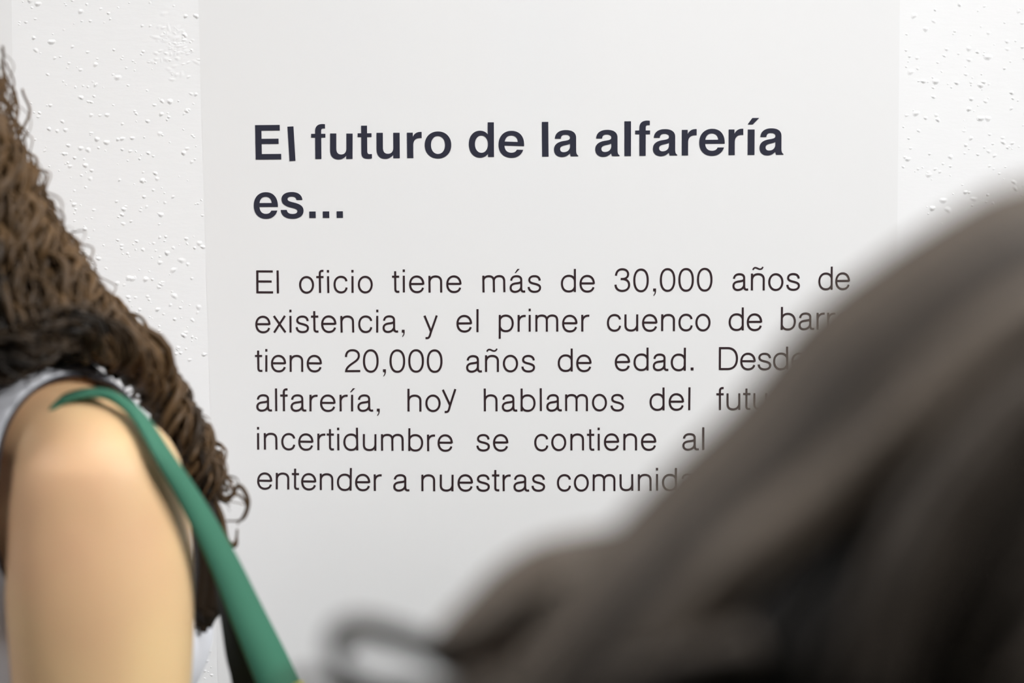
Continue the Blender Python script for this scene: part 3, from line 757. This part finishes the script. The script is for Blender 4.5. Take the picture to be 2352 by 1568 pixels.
for i in range(240):
    th = rg.uniform(0, 6.28); z = rg.uniform(-.75, 1); rr = math.sqrt(1-z*z)
    n_ = hs*rr*math.cos(th)+hf*rr*math.sin(th)+hu*z
    if np.dot(n_, hf) > .45 and z < .75: continue
    p0 = hA+hu*.02-hf*.008+n_*.094; p1 = p0+n_*.018+V3(0, 0, -.02)
    p2 = p1+n_*.008+V3(rg.uniform(-.01, .01), 0, -.06); p3 = p2+V3(-.02, 0, -.05)
    P = catmull([p0-n_*.012, p1, p2, p3], 40); L = np.linspace(0, .15, 40); T, N, B = frames(P)
    ph = rg.uniform(0, 6); a = .006
    P = P+N*(a*np.cos(L/.035*6.28+ph))[:, None]+B*(a*np.sin(L/.035*6.28+ph))[:, None]
    tubes.append(tube(P, rg.uniform(.003, .005), 6)); tones.append(rg.uniform(0, .5))
tubes.append(ball(hA+hu*.024-hf*.016, (.080, .092, .098), (hs, hf, hu))); tones.append(.05)
strands_obj('hair', tubes, M['hair_curly'], pa, tones)

# ---------------- green shoulder bag on that shoulder
bag = empty('shoulder_bag', at(700, 2300, 1.13), 'green webbing strap bag slung over the bare shoulder of the curly-haired person', 'bag')
def ribbon(pts, th):
    "pts: (px, py, depth, visible width in px, full width in m, sign of the tilt)"
    A = catmull(pts, 70); C_ = np.array([list(at(a[0], a[1], a[2])) for a in A]); T = np.gradient(C_, axis=0)
    V, Fs = [], []
    fw = np.array(list(FW))
    for i, a in enumerate(A):
        t = unit(T[i]); s = unit(np.cross(t, fw)); hw = a[4]/2; vis = min(hw*.999, a[3]*a[2]/FPX/2)
        fw = unit(C_[i]-np.array(CAM)); ac = s*vis+fw*math.sqrt(hw*hw-vis*vis)*a[5]; nn = unit(np.cross(t, ac))
        for q in (ac+nn*th/2, ac*.0+nn*th*.55, -ac+nn*th/2, -ac-nn*th/2, -nn*th*.55, ac-nn*th/2): V.append(C_[i]+q)
    n = len(A)
    for i in range(n-1):
        for j in range(6): Fs.append((i*6+j, i*6+(j+1) % 6, (i+1)*6+(j+1) % 6, (i+1)*6+j))
    Fs += [tuple(reversed(range(6))), tuple((n-1)*6+j for j in range(6))]
    return V, Fs
mesh_obj('strap', *ribbon([(78, 1010, 1.095, 8, .018, 1), (103, 952, 1.056, 10, .014, 1), (135, 922, 1.053, 12, .013, 1), (182, 905, 1.055, 14, .013, 1), (235, 903, 1.056, 16, .013, 1), (280, 923, 1.046, 19, .012, 1), (325, 966, 1.036, 27, .013, 1), (378, 1052, 1.029, 36, .0145, 1), (448, 1165, 1.045, 48, .018, 1), (513, 1290, 1.062, 62, .022, 1), (565, 1405, 1.075, 74, .025, 1), (640, 1570, 1.09, 90, .027, 1), (740, 1800, 1.11, 96, .027, 1), (840, 2080, 1.13, 98, .027, 1)], .0026), M['strap'], bag, origin=bag.location)
mesh_obj('rear_strap', *ribbon([(480, 1250, 1.085, 8, .026, -1), (505, 1340, 1.09, 16, .026, -1), (530, 1420, 1.098, 40, .030, -1), (556, 1500, 1.105, 70, .034, -1), (586, 1570, 1.11, 98, .034, -1), (640, 1780, 1.13, 98, .034, -1), (680, 2080, 1.15, 98, .034, -1)], .0026), M['strap_dark'], bag, origin=bag.location)
bx, by, bz = bag.location
P = [sweep([V3(bx, by+.02, bz-.20), V3(bx, by+.02, bz-.02), V3(bx, by+.02, bz+.09)], [(.14, .05), (.15, .045), (.145, .020)], (1, 0, 0))]
mesh_obj('bag_body', *fuse(P, .008, 4), M['strap'], bag, origin=bag.location)
mesh_obj('strap_tab', *tube(np.array([list(at(684, 1572, 1.085)), list(at(700, 1620, 1.09)), list(at(725, 1690, 1.10))]), [.004, .0055, .005], 10), M['trim'], bag, origin=bag.location)

# ---------------- person at the right, close to the lens, stooping towards the right
D = .42
hB = np.array(at(2600, 1560, D))
J = dict(face=unit((.80, .0, -.60)), side=unit((0, -1, 0)), arm_r=.042, scale=1.0)
J['head'] = hB-V3(.0, 0, .004); J['look'] = (.93, .1, -.40); J['head_up'] = (.25, 0, .97)
J['neck'] = hB+V3(-.125, 0, -.115); upB = unit((.55, 0, .835))
J['chest'] = J['neck']-upB*.17; J['pelvis'] = J['neck']-upB*.50
for s, q in ((1, 'r'), (-1, 'l')):
    sh = J['neck']-upB*.055+V3(.02, -s*.165, -.01); J['shoulder_'+q] = sh
    J['elbow_'+q] = sh+V3(.06, -s*.03, -.28); J['wrist_'+q] = sh+V3(.16, -s*.0, -.50)
    h = J['pelvis']+V3(0, -s*.085, -.06); J['hip_'+q] = h
    J['knee_'+q] = V3(h[0]+.05, h[1], .46); J['ankle_'+q] = V3(h[0]-.02, h[1]-s*.01, .085)
J['foot'] = V3(1, 0, 0)
pb = empty('person', (J['pelvis'][0], J['pelvis'][1], 0), 'person close to the lens at right, seen as blurred long dark brown hair', 'person')
tor, arms, head, legs, ax = person_parts(J)
mesh_obj('body', *fuse(tor+arms+head+legs, .006, 8), M['skin_fair'], pb, origin=pb.location)
eyes(J, ax, pb, M['eye_white'], M['iris'])
trousers(J, pb, M['denim']); shoes(J, pb, M['shoe_dark'], M['sole'])
TV, TF = fuse(grow(tor, .010), .007, 8)
nB = J['neck']
def neckB(v):
    d = v-(nB+upB*.05); return np.linalg.norm(d/V3(.085, .085, .085))-1
def hemB(v): return np.dot(v-J['pelvis'], upB)-.06
for fn in (neckB, hemB): TV, TF = clip(TV, TF, fn)
ts = mesh_obj('t_shirt', TV, TF, M['black_cloth'], pb, origin=pb.location); add_solidify(ts, .003)
for q in ('r', 'l'):
    sh, el = J['shoulder_'+q], J['elbow_'+q]
    mesh_obj('sleeve', *fuse([sweep([sh, sh+(el-sh)*.5], [(.056, .055), (.058, .056)], (0, 1, 0))], .007, 3), M['black_cloth'], ts, origin=pb.location)

rg = random.Random(21)
EDGE = [(2900, 500), (2640, 440), (2352, 476), (2200, 545), (2050, 645), (1893, 772), (1738, 962), (1582, 1110), (1450, 1250), (1330, 1380), (1180, 1560), (1020, 1720)]
CORE = [(3000, 900), (2950, 900), (2900, 1000), (2850, 1150), (2780, 1320), (2680, 1500), (2540, 1680), (2380, 1850), (2200, 2020), (2020, 2180), (1820, 2320), (1600, 2450)]
eg, cg = catmull(EDGE, 80), catmull(CORE, 80)
def inset(P, k):
    P = np.array(P, float); T = np.gradient(P, axis=0); T /= np.linalg.norm(T, axis=1)[:, None]
    return P+np.stack([T[:, 1]*-1, T[:, 0]], 1)*-k
EDGE = inset(EDGE, -38)
egf = catmull(EDGE, 400)
def skin_depth(p):
    q = min(900.0, float(np.min(np.hypot(egf[:, 0]-p[0], egf[:, 1]-p[1]))))
    return D-.070*math.sqrt(max(0, 1-(1-q/900)**2))
BANDS = [  # guide line, half width, tone (sheen and shade painted in), lift towards the lens, number of locks
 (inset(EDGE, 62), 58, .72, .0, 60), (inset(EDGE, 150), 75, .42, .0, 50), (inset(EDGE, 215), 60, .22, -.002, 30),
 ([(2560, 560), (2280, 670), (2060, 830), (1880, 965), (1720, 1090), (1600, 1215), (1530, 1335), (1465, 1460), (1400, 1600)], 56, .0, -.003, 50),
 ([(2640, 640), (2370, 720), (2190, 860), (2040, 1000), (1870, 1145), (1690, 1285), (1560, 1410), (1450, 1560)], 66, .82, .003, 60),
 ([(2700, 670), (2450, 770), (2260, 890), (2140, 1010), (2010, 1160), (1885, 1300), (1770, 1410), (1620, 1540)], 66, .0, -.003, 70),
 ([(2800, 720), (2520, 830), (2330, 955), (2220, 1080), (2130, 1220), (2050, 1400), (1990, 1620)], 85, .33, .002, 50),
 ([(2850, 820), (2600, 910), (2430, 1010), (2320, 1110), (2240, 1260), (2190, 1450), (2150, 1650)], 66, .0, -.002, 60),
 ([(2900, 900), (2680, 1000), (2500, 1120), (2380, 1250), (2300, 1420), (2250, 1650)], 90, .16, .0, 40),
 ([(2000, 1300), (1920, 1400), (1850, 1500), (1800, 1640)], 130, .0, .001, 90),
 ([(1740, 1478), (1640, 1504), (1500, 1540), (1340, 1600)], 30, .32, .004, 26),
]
def under(path_, r, lift, n=50):
    A = catmull(path_, n); P = np.array([list(at(p[0], p[1], skin_depth(p)-lift)) for p in A])
    return tube(P, r, 10)
tubes, tones = [], []
for gp, hw, tone, lift, cnt in BANDS:
    A = catmull(gp, 60); T = np.gradient(A, axis=0); T /= np.linalg.norm(T, axis=1)[:, None]; Nn = np.stack([-T[:, 1], T[:, 0]], 1)
    for i in range(cnt):
        q = max(-1, min(1, rg.gauss(0, .5))); ph = rg.uniform(0, 6.28); wv = rg.uniform(2, 8)
        i0, i1 = rg.randint(0, 4), rg.randint(52, 60)
        B_ = A+Nn*(q*hw+np.sin(np.linspace(0, 6, 60)+ph)*wv)[:, None]
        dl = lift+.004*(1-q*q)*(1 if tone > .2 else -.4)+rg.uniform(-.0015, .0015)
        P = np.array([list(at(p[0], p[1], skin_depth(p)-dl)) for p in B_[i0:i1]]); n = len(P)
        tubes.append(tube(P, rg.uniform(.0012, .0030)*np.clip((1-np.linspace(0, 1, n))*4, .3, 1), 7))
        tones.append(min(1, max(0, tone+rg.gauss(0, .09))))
for k_ in range(3, 14):                                   # dark under layer that closes the gaps
    tubes.append(under(inset(EDGE, 70+75*k_*.8), .0085, -.016)); tones.append(0)
for k_ in (95, 160, 220):
    tubes.append(under(inset(EDGE, k_), .0065, -.010)); tones.append(.15)
# the lock that swings out to the left with its flicked end
LK = [(1760, 1330), (1560, 1295), (1420, 1320), (1290, 1355), (1190, 1405), (1100, 1465), (1020, 1505), (950, 1498)]
for i in range(95):
    q = max(-1.2, min(1.2, rg.gauss(0, .55))); n = len(LK); pts = []
    for k_, (x, y) in enumerate(LK):
        sp = (95, 70, 72, 78, 72, 55, 34, 24)[k_]
        pts.append(list(at(x+q*sp*.45, y+q*sp, D+.012+rg.uniform(-.002, .002)+q*q*.006)))
    P = catmull(pts, 60); end = rg.randint(50, 60); P = P[:end]
    tubes.append(tube(P, rg.uniform(.0012, .0026)*np.clip((1-np.linspace(0, 1, end))*5, .35, 1), 6)); tones.append(min(1, max(0, .72-.28*q+rg.gauss(0, .14))))
LOOP = [(1080, 1470), (1010, 1492), (950, 1478), (880, 1455), (815, 1446), (778, 1468), (772, 1515), (800, 1560), (850, 1588), (930, 1592), (1020, 1585)]
for i in range(54):                                       # the flicked end curls round an opening
    q = max(-1, min(1, rg.gauss(0, .5)))
    pts = [list(at(x+q*9*(1 if x < 800 else .3), y+q*19, D+.012+rg.uniform(-.002, .002))) for x, y in LOOP]
    P = catmull(pts, 70)[rg.randint(0, 6):rg.randint(58, 70)]
    tubes.append(tube(P, rg.uniform(.0009, .0017), 6)); tones.append(min(1, max(0, .28+rg.gauss(0, .12))))
for i in range(5):
    P = catmull([list(at(x, y+i*7, D+.01)) for x, y in ((860, 1590), (790, 1580), (735, 1550), (690, 1548), (650, 1570))], 30)
    tubes.append(tube(P, .0006, 6)); tones.append(.6)
for i in range(46):                                       # hair below that lock, falling out of the frame
    q = i/45; x0 = 1500+rg.uniform(-60, 60)
    pts = [(1570+rg.uniform(-60, 60), 1410+q*80), (1430+rg.uniform(-40, 40), 1470+q*70), (1250-q*40, 1530+q*60), (1090-q*30, 1575+q*50), (960+q*40, 1640), (860+q*80, 1760)]
    P = catmull([list(at(x, y, D+.004+rg.uniform(-.006, .006))) for x, y in pts], 50)
    tubes.append(tube(P, rg.uniform(.002, .0045)*np.clip((1-np.linspace(0, 1, 50))*5, .3, 1), 6)); tones.append(min(1, max(0, .38-.4*q+rg.gauss(0, .1))))
hf, hu, hs = ax
def capB(v):
    n_ = unit(v-hB); return .42-np.dot(n_, hf)+.75*max(0, np.dot(n_, hu)-.2)
cv, cf = ball(hB+hu*.006-hf*.004, (.080, .100, .098), (hs, hf, hu), 40, 26)
cv, cf = clip(cv, cf, capB); tubes.append(([list(v) for v in cv], cf)); tones.append(0)
for i in range(260):                                      # locks combed back from the forehead over the far and the near side
    al = rg.uniform(-1.25, 1.25); P = []
    for k_ in range(26):
        th = math.radians(62-k_*6.2)                      # from the hairline over the crown to the nape
        n_ = hf*math.sin(th)*math.cos(al*.9)+hu*math.cos(th)*math.cos(al)+hs*math.sin(al)*(.55+.45*math.cos(th*.5))
        n_ = unit(n_); P.append(hB+hu*.006-hf*.004+(hs*np.dot(n_, hs)*.082+hf*np.dot(n_, hf)*.102+hu*np.dot(n_, hu)*.100)-V3(0, 0, .0005*k_*abs(al)))
    P = catmull(P, 40)+rg.uniform(-.001, .002)
    tubes.append(tube(P, rg.uniform(.0014, .0028)*np.clip((1-np.linspace(0, 1, 40))*5, .3, 1), 6)); tones.append(min(1, max(0, .28+rg.gauss(0, .12))))
strands_obj('hair', tubes, M['hair_smooth'], pb, tones)
